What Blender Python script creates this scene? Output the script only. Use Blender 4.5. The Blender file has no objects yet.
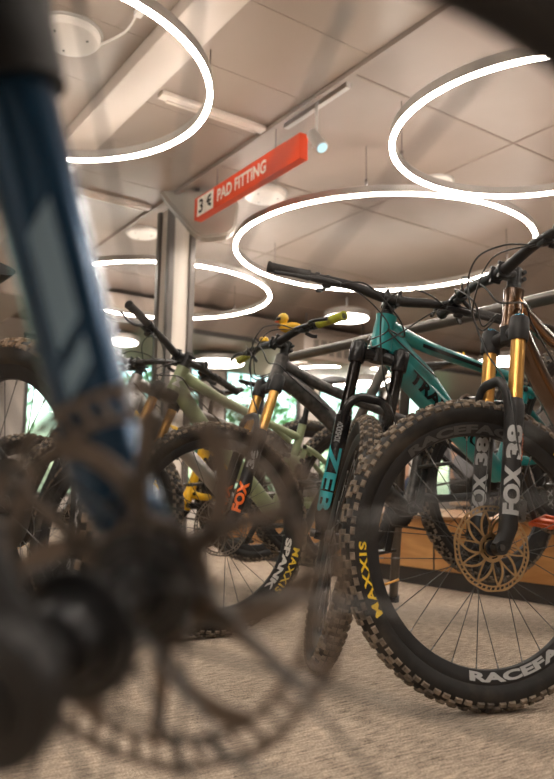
import bpy, bmesh, math, random
import numpy as np
from mathutils import Vector, Matrix
random.seed(7)
D = math.radians
scene = bpy.context.scene
COL = scene.collection

# ------------------------------------------------------------------ camera
F_PX, PITCH, ROLL, CAM_H = 740.0, D(7.7), D(1.0), 0.505
cam_d = bpy.data.cameras.new('camera')
cam_d.sensor_fit = 'VERTICAL'; cam_d.sensor_height = 36.0; cam_d.sensor_width = 25.6
cam_d.lens = 36.0 * F_PX / 779.0
cam_d.clip_start = 0.02; cam_d.clip_end = 200
cam_d.dof.use_dof = True; cam_d.dof.focus_distance = 2.05; cam_d.dof.aperture_fstop = 3.3
cam = bpy.data.objects.new('camera', cam_d); COL.objects.link(cam)
fw = Vector((0, math.cos(PITCH), math.sin(PITCH))); up0 = Vector((0, -math.sin(PITCH), math.cos(PITCH))); r0 = Vector((1, 0, 0))
rr = math.cos(ROLL) * r0 + math.sin(ROLL) * up0; uu = math.cos(ROLL) * up0 - math.sin(ROLL) * r0
cam.matrix_world = Matrix(((rr.x, uu.x, -fw.x, 0), (rr.y, uu.y, -fw.y, 0), (rr.z, uu.z, -fw.z, CAM_H), (0, 0, 0, 1)))
scene.camera = cam

# ------------------------------------------------------------------ world and exposure
w = bpy.data.worlds.new('world'); scene.world = w; w.use_nodes = True
nt = w.node_tree; bg = nt.nodes['Background']
sky = nt.nodes.new('ShaderNodeTexSky'); sky.sky_type = 'NISHITA'; sky.sun_elevation = D(38); sky.sun_rotation = D(200)
sky.sun_disc = False; sky.air_density = 1.6; sky.dust_density = 2.0
nt.links.new(sky.outputs[0], bg.inputs[0]); bg.inputs[1].default_value = 0.15
RING_E = 19.0      # strength of the ring lamps
scene.view_settings.view_transform = 'Standard'; scene.view_settings.look = 'None'
scene.view_settings.gamma = 1.0; scene.view_settings.use_curve_mapping = False
scene.view_settings.exposure = 2.0

# ------------------------------------------------------------------ materials
MATS = {}
def mat(name, col=(.5, .5, .5), rough=.5, metal=0.0, var=0.0, vscale=20, bump=0.0, bscale=60, emit=None, es=0, coat=0, dirt=None, dscale=12, dlo=.45, dhi=.7, trans=0, spec=None):
    if name in MATS: return MATS[name]
    m = bpy.data.materials.new(name); m.use_nodes = True; n = m.node_tree.nodes; l = m.node_tree.links
    b = n['Principled BSDF']; b.inputs['Roughness'].default_value = rough; b.inputs['Metallic'].default_value = metal
    b.inputs['Base Color'].default_value = (*col, 1)
    if coat: b.inputs['Coat Weight'].default_value = coat; b.inputs['Coat Roughness'].default_value = .12
    if trans: b.inputs['Transmission Weight'].default_value = trans
    if spec is not None: b.inputs['Specular IOR Level'].default_value = spec
    tc = n.new('ShaderNodeTexCoord')
    out = None
    if var:
        t = n.new('ShaderNodeTexNoise'); t.inputs['Scale'].default_value = vscale; t.inputs['Detail'].default_value = 5; l.new(tc.outputs['Object'], t.inputs['Vector'])
        r = n.new('ShaderNodeValToRGB'); l.new(t.outputs['Fac'], r.inputs['Fac'])
        r.color_ramp.elements[0].position = .3; r.color_ramp.elements[1].position = .7
        r.color_ramp.elements[0].color = (*[max(0, c * (1 - var)) for c in col], 1); r.color_ramp.elements[1].color = (*[min(1, c * (1 + var)) for c in col], 1)
        out = r.outputs['Color']; l.new(out, b.inputs['Base Color'])
    if dirt:
        t = n.new('ShaderNodeTexNoise'); t.inputs['Scale'].default_value = dscale; t.inputs['Detail'].default_value = 8; l.new(tc.outputs['Object'], t.inputs['Vector'])
        r = n.new('ShaderNodeMapRange'); r.inputs['From Min'].default_value = dlo; r.inputs['From Max'].default_value = dhi; l.new(t.outputs['Fac'], r.inputs['Value'])
        mx = n.new('ShaderNodeMixRGB'); l.new(r.outputs[0], mx.inputs['Fac']); mx.inputs[2].default_value = (*dirt, 1)
        if out: l.new(out, mx.inputs[1])
        else: mx.inputs[1].default_value = (*col, 1)
        l.new(mx.outputs[0], b.inputs['Base Color'])
    if bump:
        t = n.new('ShaderNodeTexNoise'); t.inputs['Scale'].default_value = bscale; t.inputs['Detail'].default_value = 6; l.new(tc.outputs['Object'], t.inputs['Vector'])
        bp = n.new('ShaderNodeBump'); bp.inputs['Strength'].default_value = bump; bp.inputs['Distance'].default_value = .01
        l.new(t.outputs['Fac'], bp.inputs['Height']); l.new(bp.outputs['Normal'], b.inputs['Normal'])
    if emit: b.inputs['Emission Color'].default_value = (*emit, 1); b.inputs['Emission Strength'].default_value = es
    MATS[name] = m; return m

# carpet: fine woven ribs
def carpet_mat():
    m = mat('carpet', (.2, .165, .13), .95, spec=.15); n = m.node_tree.nodes; l = m.node_tree.links; b = n['Principled BSDF']
    tc = n.new('ShaderNodeTexCoord'); mp = n.new('ShaderNodeMapping'); l.new(tc.outputs['Object'], mp.inputs['Vector'])
    mp.inputs['Scale'].default_value = (22, 150, 1)
    a = n.new('ShaderNodeTexNoise'); a.inputs['Scale'].default_value = 1.0; a.inputs['Detail'].default_value = 3; l.new(mp.outputs[0], a.inputs['Vector'])
    c = n.new('ShaderNodeTexNoise'); c.inputs['Scale'].default_value = 240; c.inputs['Detail'].default_value = 2; l.new(tc.outputs['Object'], c.inputs['Vector'])
    e = n.new('ShaderNodeTexNoise'); e.inputs['Scale'].default_value = 2.2; e.inputs['Detail'].default_value = 3; l.new(tc.outputs['Object'], e.inputs['Vector'])
    ad = n.new('ShaderNodeMath'); ad.operation = 'ADD'; l.new(a.outputs['Fac'], ad.inputs[0]); l.new(c.outputs['Fac'], ad.inputs[1])
    a2 = n.new('ShaderNodeMath'); a2.operation = 'MULTIPLY_ADD'; l.new(e.outputs['Fac'], a2.inputs[0]); a2.inputs[1].default_value = .35; l.new(ad.outputs[0], a2.inputs[2])
    r = n.new('ShaderNodeValToRGB'); mr = n.new('ShaderNodeMapRange'); mr.inputs['From Min'].default_value = .8; mr.inputs['From Max'].default_value = 1.55
    l.new(a2.outputs[0], mr.inputs['Value']); l.new(mr.outputs[0], r.inputs['Fac'])
    r.color_ramp.elements[0].color = (.07, .054, .042, 1); r.color_ramp.elements[1].color = (.80, .65, .51, 1)
    l.new(r.outputs[0], b.inputs['Base Color'])
    bp = n.new('ShaderNodeBump'); bp.inputs['Strength'].default_value = .9; bp.inputs['Distance'].default_value = .005; l.new(ad.outputs[0], bp.inputs['Height']); l.new(bp.outputs[0], b.inputs['Normal'])
    return m
def wood_mat(name, c0, c1, sc=(1.2, 14, 14)):
    m = mat(name, c0, .42); n = m.node_tree.nodes; l = m.node_tree.links; b = n['Principled BSDF']
    tc = n.new('ShaderNodeTexCoord'); mp = n.new('ShaderNodeMapping'); mp.inputs['Scale'].default_value = sc; l.new(tc.outputs['Object'], mp.inputs['Vector'])
    t = n.new('ShaderNodeTexNoise'); t.inputs['Scale'].default_value = 3; t.inputs['Detail'].default_value = 7; t.inputs['Distortion'].default_value = .4; l.new(mp.outputs[0], t.inputs['Vector'])
    r = n.new('ShaderNodeValToRGB'); l.new(t.outputs['Fac'], r.inputs['Fac']); r.color_ramp.elements[0].position = .3; r.color_ramp.elements[1].position = .72
    r.color_ramp.elements[0].color = (*c0, 1); r.color_ramp.elements[1].color = (*c1, 1); l.new(r.outputs[0], b.inputs['Base Color'])
    return m
RUB = mat('tyre_rubber', (.013, .0115, .0105), .6, spec=.35, var=.3, vscale=30, dirt=(.075, .06, .045), dscale=9, dlo=.5, dhi=.8)
KNOB = mat('tyre_tread', (.20, .16, .12), .85, var=.35, vscale=60, dirt=(.05, .04, .034), dscale=22)
BLK = mat('black_metal', (.018, .018, .019), .32, .2, var=.2)
BLKM = mat('matte_black', (.014, .013, .013), .5, spec=.4, var=.2, vscale=40)
CHR = mat('steel', (.55, .52, .48), .25, 1.0)
ALU = mat('grey_alloy', (.28, .27, .26), .35, .9)
GUN = mat('gunmetal', (.11, .105, .10), .38, .8)
GOLD = mat('gold_coating', (.76, .42, .12), .3, .9)
ROT = mat('bronzed_rotor_steel', (.62, .42, .22), .3, 1.0)
ROTS = mat('steel_rotor', (.42, .38, .33), .3, 1.0, dirt=(.16, .12, .09), dscale=30)
GRIP = mat('grip_rubber', (.035, .031, .029), .8, bump=.5, bscale=300)
WHT = mat('white_print', (.62, .60, .56), .45)
GRYP = mat('grey_print', (.36, .36, .36), .4)
YELP = mat('yellow_print', (.85, .58, .03), .5)
ORGP = mat('orange_print', (.85, .16, .02), .45)
TEAP = mat('teal_print', (.03, .36, .40), .4)
BLKP = mat('black_print', (.008, .008, .009), .8, spec=.1)
SPK = mat('spoke_steel', (.10, .098, .095), .3, .9)
CAB = mat('cable_black', (.018, .018, .018), .4)

# ------------------------------------------------------------------ mesh helpers
MESH = {}
def V(*a): return Vector(a)
def link(name, me, parent=None, mtx=None):
    o = bpy.data.objects.new(name, me); COL.objects.link(o)
    if parent: o.parent = parent
    if mtx is not None: o.matrix_local = mtx
    return o
def bm_mesh(bm, m, smooth=True, name='mesh', mats=None, auto=35):
    me = bpy.data.meshes.new(name); bmesh.ops.recalc_face_normals(bm, faces=bm.faces)
    if smooth:
        for e in bm.edges:
            if len(e.link_faces) == 2 and e.calc_face_angle(0) > D(auto): e.smooth = False
    bm.to_mesh(me); bm.free()
    for x in (mats or [m]): me.materials.append(x)
    if smooth: me.shade_smooth() if False else [setattr(p, 'use_smooth', True) for p in me.polygons]
    return me
def spline(pts, n=6):
    P = [Vector(p) for p in pts]
    if len(P) < 3: return P
    out = []
    for i in range(len(P) - 1):
        a = P[max(i - 1, 0)]; b = P[i]; c = P[i + 1]; d = P[min(i + 2, len(P) - 1)]
        for k in range(n):
            t = k / n
            out.append(.5 * ((2 * b) + (c - a) * t + (2 * a - 5 * b + 4 * c - d) * t * t + (-a + 3 * b - 3 * c + d) * t ** 3))
    out.append(P[-1]); return out
def tube(bm, pts, rad, seg=10, cap=True, flat=None, mi=0, smooth_n=0):
    """sweep; rad = number, list, or list of (ry, rz); flat = reference side vector"""
    P = [Vector(p) for p in pts]
    if not isinstance(rad, (list, tuple)): rad = [rad] * len(P)
    R_ = [r if isinstance(r, tuple) else (r, r) for r in rad]
    if smooth_n:
        m = len(P); P2 = spline(P, smooth_n)
        R2 = []
        for i in range(len(P2)):
            t = i / (len(P2) - 1) * (m - 1); a = min(int(t), m - 2); f = t - a
            R2.append(tuple(R_[a][k] * (1 - f) + R_[a + 1][k] * f for k in (0, 1)))
        P, R_ = P2, R2
    rings = []; side = Vector(flat) if flat is not None else None; prev = None
    for i, p in enumerate(P):
        t = (P[min(i + 1, len(P) - 1)] - P[max(i - 1, 0)]).normalized()
        if prev is None:
            s = side if side is not None else (V(0, 1, 0) if abs(t.y) < .9 else V(1, 0, 0))
        else: s = prev
        s = (s - t * s.dot(t))
        if s.length < 1e-6: s = t.orthogonal()
        s.normalize(); prev = s; q = t.cross(s)
        rings.append([bm.verts.new(p + s * (R_[i][0] * math.cos(a)) + q * (R_[i][1] * math.sin(a))) for a in [2 * math.pi * k / seg for k in range(seg)]])
    for i in range(len(rings) - 1):
        for k in range(seg):
            f = bm.faces.new((rings[i][k], rings[i][(k + 1) % seg], rings[i + 1][(k + 1) % seg], rings[i + 1][k])); f.material_index = mi
    if cap:
        for r_ in (rings[0], rings[-1]):
            f = bm.faces.new(r_); f.material_index = mi
def box(bm, c, s, mtx=None, bev=0, mi=0):
    M = Matrix.Translation(Vector(c)) @ (mtx or Matrix()) @ Matrix.Diagonal((*s, 1))
    r_ = bmesh.ops.create_cube(bm, size=1, matrix=M)
    fs = set(f for v in r_['verts'] for f in v.link_faces)
    if bev:
        e = list(set(e for f in fs for e in f.edges)); q = bmesh.ops.bevel(bm, geom=e, offset=bev, segments=2, affect='EDGES', profile=.5)
        fs = set(q['faces']) | set(f for f in fs if f.is_valid)
    for f in fs: f.material_index = mi
def revolve(bm, prof, axis='Y', seg=48, c=(0, 0, 0), mi=0, closed=False):
    """prof = [(radius, along)]"""
    rings = []
    for (r_, h) in prof:
        ring = []
        for k in range(seg):
            a = 2 * math.pi * k / seg; x, y = r_ * math.cos(a), r_ * math.sin(a)
            p = (x, h, y) if axis == 'Y' else ((x, y, h) if axis == 'Z' else (h, x, y))
            ring.append(bm.verts.new(Vector(p) + Vector(c)))
        rings.append(ring)
    n = len(rings)
    for i in range(n if closed else n - 1):
        a, b = rings[i], rings[(i + 1) % n]
        for k in range(seg):
            f = bm.faces.new((a[k], a[(k + 1) % seg], b[(k + 1) % seg], b[k])); f.material_index = mi
    if not closed:
        for q in (rings[0], rings[-1]):
            f = bm.faces.new(q); f.material_index = mi
def part(name, build, m, parent=None, mtx=None, key=None, mats=None, smooth=True, auto=35):
    """one mesh object; key shares the mesh between things"""
    k = key or None
    if k and k in MESH: me = MESH[k]
    else:
        bm = bmesh.new(); build(bm); me = bm_mesh(bm, m, smooth, name, mats, auto)
        if k: MESH[k] = me
    o = link(name, me, parent, mtx); return o
def tag(o, label, cat, group=None, kind=None):
    if label: o['label'] = label
    if cat: o['category'] = cat
    if group: o['group'] = group
    if kind: o['kind'] = kind
    return o
def empty(name, mtx=None):
    o = bpy.data.objects.new(name, None); COL.objects.link(o); o.empty_display_size = .05
    if mtx is not None: o.matrix_world = mtx
    return o
def text_verts(s, size=1.0, bold=.0, res=3, space=1.0):
    cu = bpy.data.curves.new('t', 'FONT'); cu.body = s; cu.size = size; cu.offset = bold; cu.resolution_u = res; cu.extrude = 0; cu.space_character = space
    ob = bpy.data.objects.new('t', cu); COL.objects.link(ob)
    dg = bpy.context.evaluated_depsgraph_get(); me = bpy.data.meshes.new_from_object(ob.evaluated_get(dg))
    bpy.data.objects.remove(ob); bpy.data.curves.remove(cu)
    bm = bmesh.new(); bm.from_mesh(me); bpy.data.meshes.remove(me)
    bmesh.ops.triangulate(bm, faces=bm.faces[:])
    return bm
def text_obj(name, s, fn, m, parent, mtx=None, w=None, h=None, bold=.02, cuts=1, key=None, space=1.0):
    """fn maps (x in 0..w, y in 0..h) to a 3-D point"""
    if key and key in MESH: return link(name, MESH[key], parent, mtx)
    bm = text_verts(s, 1.0, bold, space=space)
    for _ in range(cuts):
        bmesh.ops.subdivide_edges(bm, edges=[e for e in bm.edges if e.calc_length() > .12], cuts=1)
    bmesh.ops.triangulate(bm, faces=bm.faces[:])
    xs = [v.co.x for v in bm.verts]; ys = [v.co.y for v in bm.verts]
    x0, x1, y0, y1 = min(xs), max(xs), min(ys), max(ys)
    for v in bm.verts: v.co = fn((v.co.x - x0) / (x1 - x0) * w, (v.co.y - y0) / (y1 - y0) * h)
    me = bpy.data.meshes.new(name); bm.to_mesh(me); bm.free(); me.materials.append(m)
    if key: MESH[key] = me
    return link(name, me, parent, mtx)
def on_tube(p0, p1, rad, n, off=.0006):
    """text running from p0 to p1 on a tube of radius rad, centred on side n"""
    p0, p1, n = Vector(p0), Vector(p1), Vector(n); t = (p1 - p0).normalized(); n = (n - t * n.dot(t)).normalized(); u = n.cross(t)
    rx = rad if isinstance(rad, (int, float)) else rad
    def f(h):
        def g(x, y):
            a = (y - h / 2) / rx
            return p0 + t * x + (n * math.cos(a) + u * math.sin(a)) * (rx + off)
        return g
    return f

# ------------------------------------------------------------------ bike geometry (x forward, y left, z up; origin under the front axle)
R = .372; HA = D(64)
AX = V(-math.cos(HA), 0, math.sin(HA)); PF = V(math.sin(HA), 0, math.cos(HA)); YY = V(0, 1, 0)
FA = V(0, 0, R); A0 = FA - .044 * PF; CR = A0 + .575 * AX
BBp = V(-.82, 0, .345); RA = V(-1.255, 0, R)
HTb = CR + .012 * AX; HTt = CR + .122 * AX
def ys(v): return Vector(v)

def build_tyre(bm):
    # casing
    prof = []
    for k in range(15):
        a = D(-90 + 180 * k / 14); prof.append((.3385 + .0285 * math.cos(a), .0295 * math.sin(a)))
    for r in (.331, .324, .317, .311): prof.append((r, .0295 * (1 - .5 * ((.3385 - r) / .0295) ** 2)))
    prof += [(.309, .0125), (.309, -.0125)] + [(r, -.0295 * (1 - .5 * ((.3385 - r) / .0295) ** 2)) for r in (.311, .317, .324, .331)]
    revolve(bm, prof, 'Y', 112, closed=True)
    N = 78
    for i in range(N):
        rows = ((-.0075, .0, 1), (.0075, .0, 1), (-.0185, .5, 0), (.0185, .5, 0), (-.0275, .0 if i % 2 else .12, 2), (.0275, .12 if i % 2 else .0, 2))
        for (y, ph, kind) in rows:
            if kind == 0 and i % 2: continue
            a = 2 * math.pi * (i + ph) / N
            ca = math.asin(max(-1, min(1, y / .0295)))
            if kind == 2: ca = math.copysign(D(61), y)
            rc = .3385 + .0285 * math.cos(ca); yc = .0295 * math.sin(ca)
            h = .0055; lx = (.0165, .0125, .019)[1 if kind == 1 else (2 if kind == 0 else 0)]; wy = (.0105, .011, .012)[1 if kind == 1 else (2 if kind == 0 else 0)]
            n = V(math.cos(ca) * math.cos(a), math.sin(ca), math.cos(ca) * math.sin(a)); t = V(-math.sin(a), 0, math.cos(a)); s = n.cross(t)
            c = V(rc * math.cos(a), yc, rc * math.sin(a)); b_, tp = [], []
            for (p, q) in ((-1, -1), (1, -1), (1, 1), (-1, 1)):
                b_.append(bm.verts.new(c - n * .001 + t * (p * lx * .56) + s * (q * wy * .56)))
                tp.append(bm.verts.new(c + n * h + t * (p * lx * .43) + s * (q * wy * .43)))
            fs = [bm.faces.new(tp)] + [bm.faces.new((b_[k], b_[(k + 1) % 4], tp[(k + 1) % 4], tp[k])) for k in range(4)]
            for f in fs: f.material_index = 1
def build_rim(bm):
    revolve(bm, [(.3145, .0165), (.3145, -.0165), (.308, -.0172), (.298, -.0155), (.280, -.0085), (.2775, 0), (.280, .0085), (.298, .0155), (.308, .0172)], 'Y', 112, closed=True)
def build_rim_shallow(bm):
    revolve(bm, [(.3145, .0165), (.3145, -.0165), (.308, -.0172), (.300, -.0150), (.2925, -.0075), (.290, 0), (.2925, .0075), (.300, .0150), (.308, .0172)], 'Y', 112, closed=True)
def build_hub(bm):
    revolve(bm, [(.010, -.062), (.010, -.050), (.017, -.049), (.019, -.034), (.029, -.033), (.029, -.029), (.015, -.024), (.0135, 0), (.015, .024), (.029, .029), (.029, .033), (.019, .034), (.019, .046), (.010, .047), (.010, .062)], 'Y', 28)
def build_spoke(bm):
    tube(bm, [V(0, 0, 0), V(1, 0, 0)], .00105, 6)
def build_nipple_spoke(p, q):
    def f(bm):
        d = (q - p).normalized(); tube(bm, [p, q], .00115, 6); tube(bm, [q - d * .014, q], .0021, 6, mi=1)
    return f
def build_rotor(rad, arms=10, wide=.0145, bold=1.0):
    def f(bm):
        t = .0011
        def ring(r0_, r1_, n=96, wob=0):
            V4 = []
            for k in range(n):
                a = 2 * math.pi * k / n; ro = r1_ + wob * math.cos(a * 12)
                V4.append([bm.verts.new((r * math.cos(a), y, r * math.sin(a))) for r, y in ((r0_, -t), (ro, -t), (ro, t), (r0_, t))])
            for k in range(n):
                A, B = V4[k], V4[(k + 1) % n]
                for j in range(4): bm.faces.new((A[j], A[(j + 1) % 4], B[(j + 1) % 4], B[j]))
        def bar(a0, ra, a1, rb, w_, n=4):
            pts = []
            for k in range(n + 1):
                s = k / n; a = a0 + (a1 - a0) * (s ** 1.4); r = ra + (rb - ra) * s; pts.append(V(r * math.cos(a), 0, r * math.sin(a)))
            tube(bm, pts, [(w_, t)] * len(pts), 6, flat=None) if False else strip(pts, w_)
        def strip(pts, w_):
            prev = None
            for i, p in enumerate(pts):
                d = (pts[min(i + 1, len(pts) - 1)] - pts[max(i - 1, 0)]).normalized(); s = V(-d.z, 0, d.x) * w_
                q = [bm.verts.new(p + s + V(0, t * e, 0)) for e in (-1, 1)] + [bm.verts.new(p - s + V(0, t * e, 0)) for e in (1, -1)]
                if prev:
                    for j in range(4): bm.faces.new((prev[j], prev[(j + 1) % 4], q[(j + 1) % 4], q[j]))
                prev = q
        ring(rad - .0045, rad, wob=.0009); ring(rad - wide, rad - wide + .004)
        for k in range(48):
            a = 2 * math.pi * k / 48; bar(a, rad - wide + .003, a + .035, rad - .0035, .0013 if k % 2 else .0021, 2)
        for k in range(arms):
            a = 2 * math.pi * k / arms; bar(a, .031, a + .52, rad - wide + .002, .0027 * bold, 6); bar(a, .031, a - .12, rad - wide + .002, .0019 * bold, 4)
        ring(.0255, .034); ring(.018, .0215, 48)
        for k in range(6): a = 2 * math.pi * k / 6; bar(a, .020, a + .1, .027, .0035, 2)
    return f
def side_text(parent, s, r0_, w_, h_, phi, side, y, m, inward=False, name='tyre_lettering', key=None, bold=.03, slope=0):
    """letters bent around the wheel, side = +1 / -1, slope: how y falls off with height"""
    def fn(x, v):
        if not inward: a = phi + side * (x - w_ / 2) / r0_; r = r0_ + v
        else: a = phi - side * (x - w_ / 2) / r0_; r = r0_ + h_ - v
        return V(r * math.cos(a), side * (y - slope * (r - r0_)), r * math.sin(a))
    return text_obj(name, s, fn, m, parent, w=w_, h=h_, bold=bold, key=key)

def make_wheel(name, parent, mtx, front=True, rotor=.1015, rotor_mat=None, spin=0.0, rim_mat=None, lettering=None, rim_text=None, spoke_n=28, knob_mat=None, arms=10, shallow=False, rotor_bold=1.0, rotor_y=.0405):
    rim_mat = rim_mat or BLKM
    wh = part(name, build_rim_shallow if shallow else build_rim, rim_mat, parent, mtx @ Matrix.Rotation(spin, 4, 'Y'), key='rim%d' % shallow + rim_mat.name)
    ty = part('tyre', build_tyre, RUB, wh, key='tyre' + (knob_mat or KNOB).name, mats=[RUB, knob_mat or KNOB], auto=30)
    part('hub', build_hub, BLK, wh, key='hub')
    for i in range(spoke_n):
        sd = 1 if i % 2 else -1; k = i // 2; a = 2 * math.pi * i / spoke_n; b = a + (D(75) if k % 2 else -D(75))
        p = V(.026 * math.cos(b), sd * .030, .026 * math.sin(b)); q = V(.281 * math.cos(a), sd * .003, .281 * math.sin(a))
        sp_ = part('spoke', build_nipple_spoke(p, q), SPK, wh, key='spoke%d_%d' % (i, spoke_n), mats=[SPK, ALU])
    if rotor: part('brake_rotor', build_rotor(rotor, arms, bold=rotor_bold, wide=.0145 if rotor_bold == 1 else .019), rotor_mat or ROTS, wh, Matrix.Translation((0, rotor_y, 0)), key='rotor%.4f%s%d' % (rotor, (rotor_mat or ROTS).name, arms), smooth=False)
    if lettering:
        for (s, phi, side, w_, m) in lettering:
            fn = lambda x, v: (lambda a, r: V(r * math.cos(a), side * (.0295 * (1 - .5 * ((.3385 - r) / .0295) ** 2) + .0011), r * math.sin(a)))(phi + side * (x - w_ / 2) / .33, .3150 + v)
            text_obj('tyre_lettering', s, fn, m, wh, w=w_, h=.0225, bold=.03, cuts=2, space=1.22)
    if rim_text:
        for (s, phi, side, w_, m, inw) in rim_text:
            side_text(wh, s, .2830, w_, .0215, phi, side, .0108, m, inward=inw, name='rim_lettering', bold=.05, slope=-.36)
    part('valve_stem', lambda bm: tube(bm, [V(.281, 0, 0), V(.238, 0, 0)], .0028, 8), GOLD, wh, key='valve')
    return wh

def leg_text(parent, S, s, side, s0, s1, h, n, m, name='decal_lettering', down=False, rad=.0245, bold=.05):
    off = .020 * PF + side * .066 * YY
    p0, p1 = A0 + s0 * AX + off, A0 + s1 * AX + off
    if down: p0, p1 = p1, p0
    L = (p1 - p0).length
    f = on_tube(p0, p1, rad, n)(h)
    return text_obj(name, s, f, m, parent, S, w=L, h=h, bold=bold, cuts=2)

def make_bike(name, pose, label, c):
    """c: dictionary of looks"""
    x, y, yaw, steer, lean, pitch, lift = pose
    S = Matrix.Translation(A0) @ Matrix.Rotation(steer, 4, AX) @ Matrix.Translation(-A0)
    Mr = Matrix.Rotation(yaw, 4, 'Z') @ Matrix.Rotation(lean, 4, 'X')
    base = Mr @ Matrix.Translation((0, 0, R)) @ Matrix.Rotation(pitch, 4, 'Y') @ Matrix.Translation((0, 0, -R))
    zmin = min((base @ S @ (FA + R * V(math.cos(a), 0, math.sin(a)))).z for a in [k * .1 for k in range(63)])
    root = empty('bicycle', Matrix.Translation((x, y, -zmin + .001 + lift)) @ base)
    tag(root, label, 'bicycle', c.get('group'))
    fm, fm2 = c['frame'], c.get('frame2', c['frame'])
    only_front = c.get('only_front')
    # ---- main frame
    dt = c.get('dt', .036)
    def fr(bm):
        hr = c.get('head', 1.0); tube(bm, [HTb, HTb + .02 * AX, HTt - .02 * AX, HTt], [.031 * hr, .0285 * hr, .026 * hr, .028 * hr], 20)
        if hr > 1: tube(bm, [HTb + .055 * AX - .012 * PF, V(-.39, 0, .835), V(-.48, 0, .755), V(-.60, 0, .62)], [(.026, .062), (.026, .055), (.026, .044), (.015, .020)], 20, flat=YY, smooth_n=4)
        ST = V(-.955, 0, .675)
        if c.get('curved'):
            tube(bm, [HTb + .03 * AX, V(-.42, 0, .83), V(-.57, 0, .67), V(-.69, 0, .48), BBp + V(.02, 0, .01)], [(.026, .036), (.029, .038), (.030, .036), (.030, .036), (.034, .036)], 18, flat=YY, smooth_n=6)
        else:
            tube(bm, [HTb + .032 * AX, V(-.42, 0, .765), V(-.62, 0, .555), BBp + V(.02, 0, .01)], [(.028, .036), (.029, dt), (.030, dt), (.036, .038)], 18, flat=YY, smooth_n=5)
        tube(bm, [HTt - .028 * AX, V(-.50, 0, .862), V(-.75, 0, .755), ST], [(.023, .026), (.020, .022), (.018, .0185), (.018, .018)], 16, flat=YY, smooth_n=5)
        tube(bm, [BBp, V(-.875, 0, .45), V(-.93, 0, .60), V(-.975, 0, .74)], [(.036, .034), (.024, .024), .019, .0185], 16, flat=YY, smooth_n=4)
        tube(bm, [V(-.80, 0, .735), V(-.90, 0, .66)], [.014, .014], 10)          # gusset
        tube(bm, [BBp + V(0, -.043, 0), BBp + V(0, .043, 0)], .026, 20)
        tube(bm, [V(-.935, -.03, .575), V(-.935, .03, .575)], .016, 14)
    frame = part('frame', fr, fm, root)
    def sw(bm):
        for s in (-1, 1):
            tube(bm, [V(-.85, s * .030, .40), V(-.94, s * .052, .375), V(-1.16, s * .070, .368), RA + V(0, s * .074, 0)], [(.010, .020), (.009, .017), (.008, .014), (.008, .018)], 12, flat=YY, smooth_n=4)
            tube(bm, [RA + V(0, s * .074, .01), V(-1.16, s * .068, .48), V(-1.02, s * .050, .60), V(-.955, s * .032, .635)], [(.007, .013), (.008, .012), (.008, .013), (.009, .014)], 12, flat=YY, smooth_n=4)
            tube(bm, [V(-.975, s * .034, .64), V(-.93, s * .036, .575), V(-.865, s * .030, .60)], [(.006, .014), (.006, .019), (.006, .014)], 10, flat=YY, smooth_n=3)
            tube(bm, [RA + V(0, s * .066, 0), RA + V(0, s * .082, 0)], .012, 14)
        tube(bm, [V(-.90, -.045, .385), V(-.90, .045, .385)], .014, 10)
        tube(bm, [V(-.99, -.045, .60), V(-.99, .045, .60)], .009, 10)
    if not only_front:
        rt = part('rear_triangle', sw, fm2, root)
        for s in (-1, 1):
            for p in (V(-.955, s * .040, .635), V(-.935, s * .042, .575), V(-.865, s * .036, .60), V(-.86, s * .042, .40)):
                part('pivot_bolt', lambda bm: tube(bm, [p, p + V(0, s * .006, 0)], .010, 14), BLK, rt, key='pivot%d%s' % (s, tuple(p)))
        def shk(bm):
            a, b = V(-.865, 0, .60), V(-.655, 0, .645); d = (b - a).normalized()
            tube(bm, [a, a + d * .09], .0085, 12); tube(bm, [a + d * .075, b - d * .02], .020, 16); tube(bm, [a + V(0, -.02, 0), a + V(0, .02, 0)], .010, 12)
            tube(bm, [b + V(0, -.02, 0), b + V(0, .02, 0)], .010, 12); tube(bm, [b - d * .06 + V(0, .018, -.02), b - d * .14 + V(0, .018, -.024)], .013, 12)
        part('rear_shock', shk, BLK, root, key='shock')
        # seat
        part('seatpost', lambda bm: (tube(bm, [V(-.965, 0, .71), V(-.985, 0, .765)], .0165, 14), tube(bm, [V(-.985, 0, .765), V(-1.025, 0, .915)], .0135, 14), tube(bm, [V(-.973, 0, .735), V(-.978, 0, .75)], .021, 14)), BLK, root, key='seatpost')
        def sad(bm):
            prof = [(-1.18, .070, .030), (-1.155, .074, .034), (-1.10, .068, .030), (-1.03, .042, .026), (-.96, .024, .022), (-.905, .018, .018), (-.885, .010, .010)]
            tube(bm, [V(px, 0, .955 - (.012 if i in (2, 3, 4) else 0) - hz * .4) for i, (px, wy, hz) in enumerate(prof)], [(wy, hz * .55) for px, wy, hz in prof], 20, flat=YY, smooth_n=3)
            for s in (-1, 1): tube(bm, [V(-1.14, s * .022, .935), V(-1.08, s * .022, .915), V(-.97, s * .022, .915), V(-.92, s * .010, .938)], .0035, 8, smooth_n=3)
            box(bm, (-1.025, 0, .915), (.04, .052, .02), bev=.004)
        part('saddle', sad, BLKM, root, key='saddle')
        # drivetrain
        def crk(bm):
            revolve(bm, [(.030, -.052), (.060, -.052), (.066, -.050), (.0685, -.049), (.066, -.048), (.030, -.047)], 'Y', 64, c=BBp)
            for k in range(32): a = 2 * math.pi * k / 32; box(bm, BBp + V(.069 * math.cos(a), -.0495, .069 * math.sin(a)), (.006, .002, .005), Matrix.Rotation(-a, 4, 'Y'))
            tube(bm, [BBp + V(0, -.085, 0), BBp + V(0, .085, 0)], .014, 14)
        part('chainring', crk, BLK, root, key='chainring')
        cang = c.get('crank', D(-20))
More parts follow.
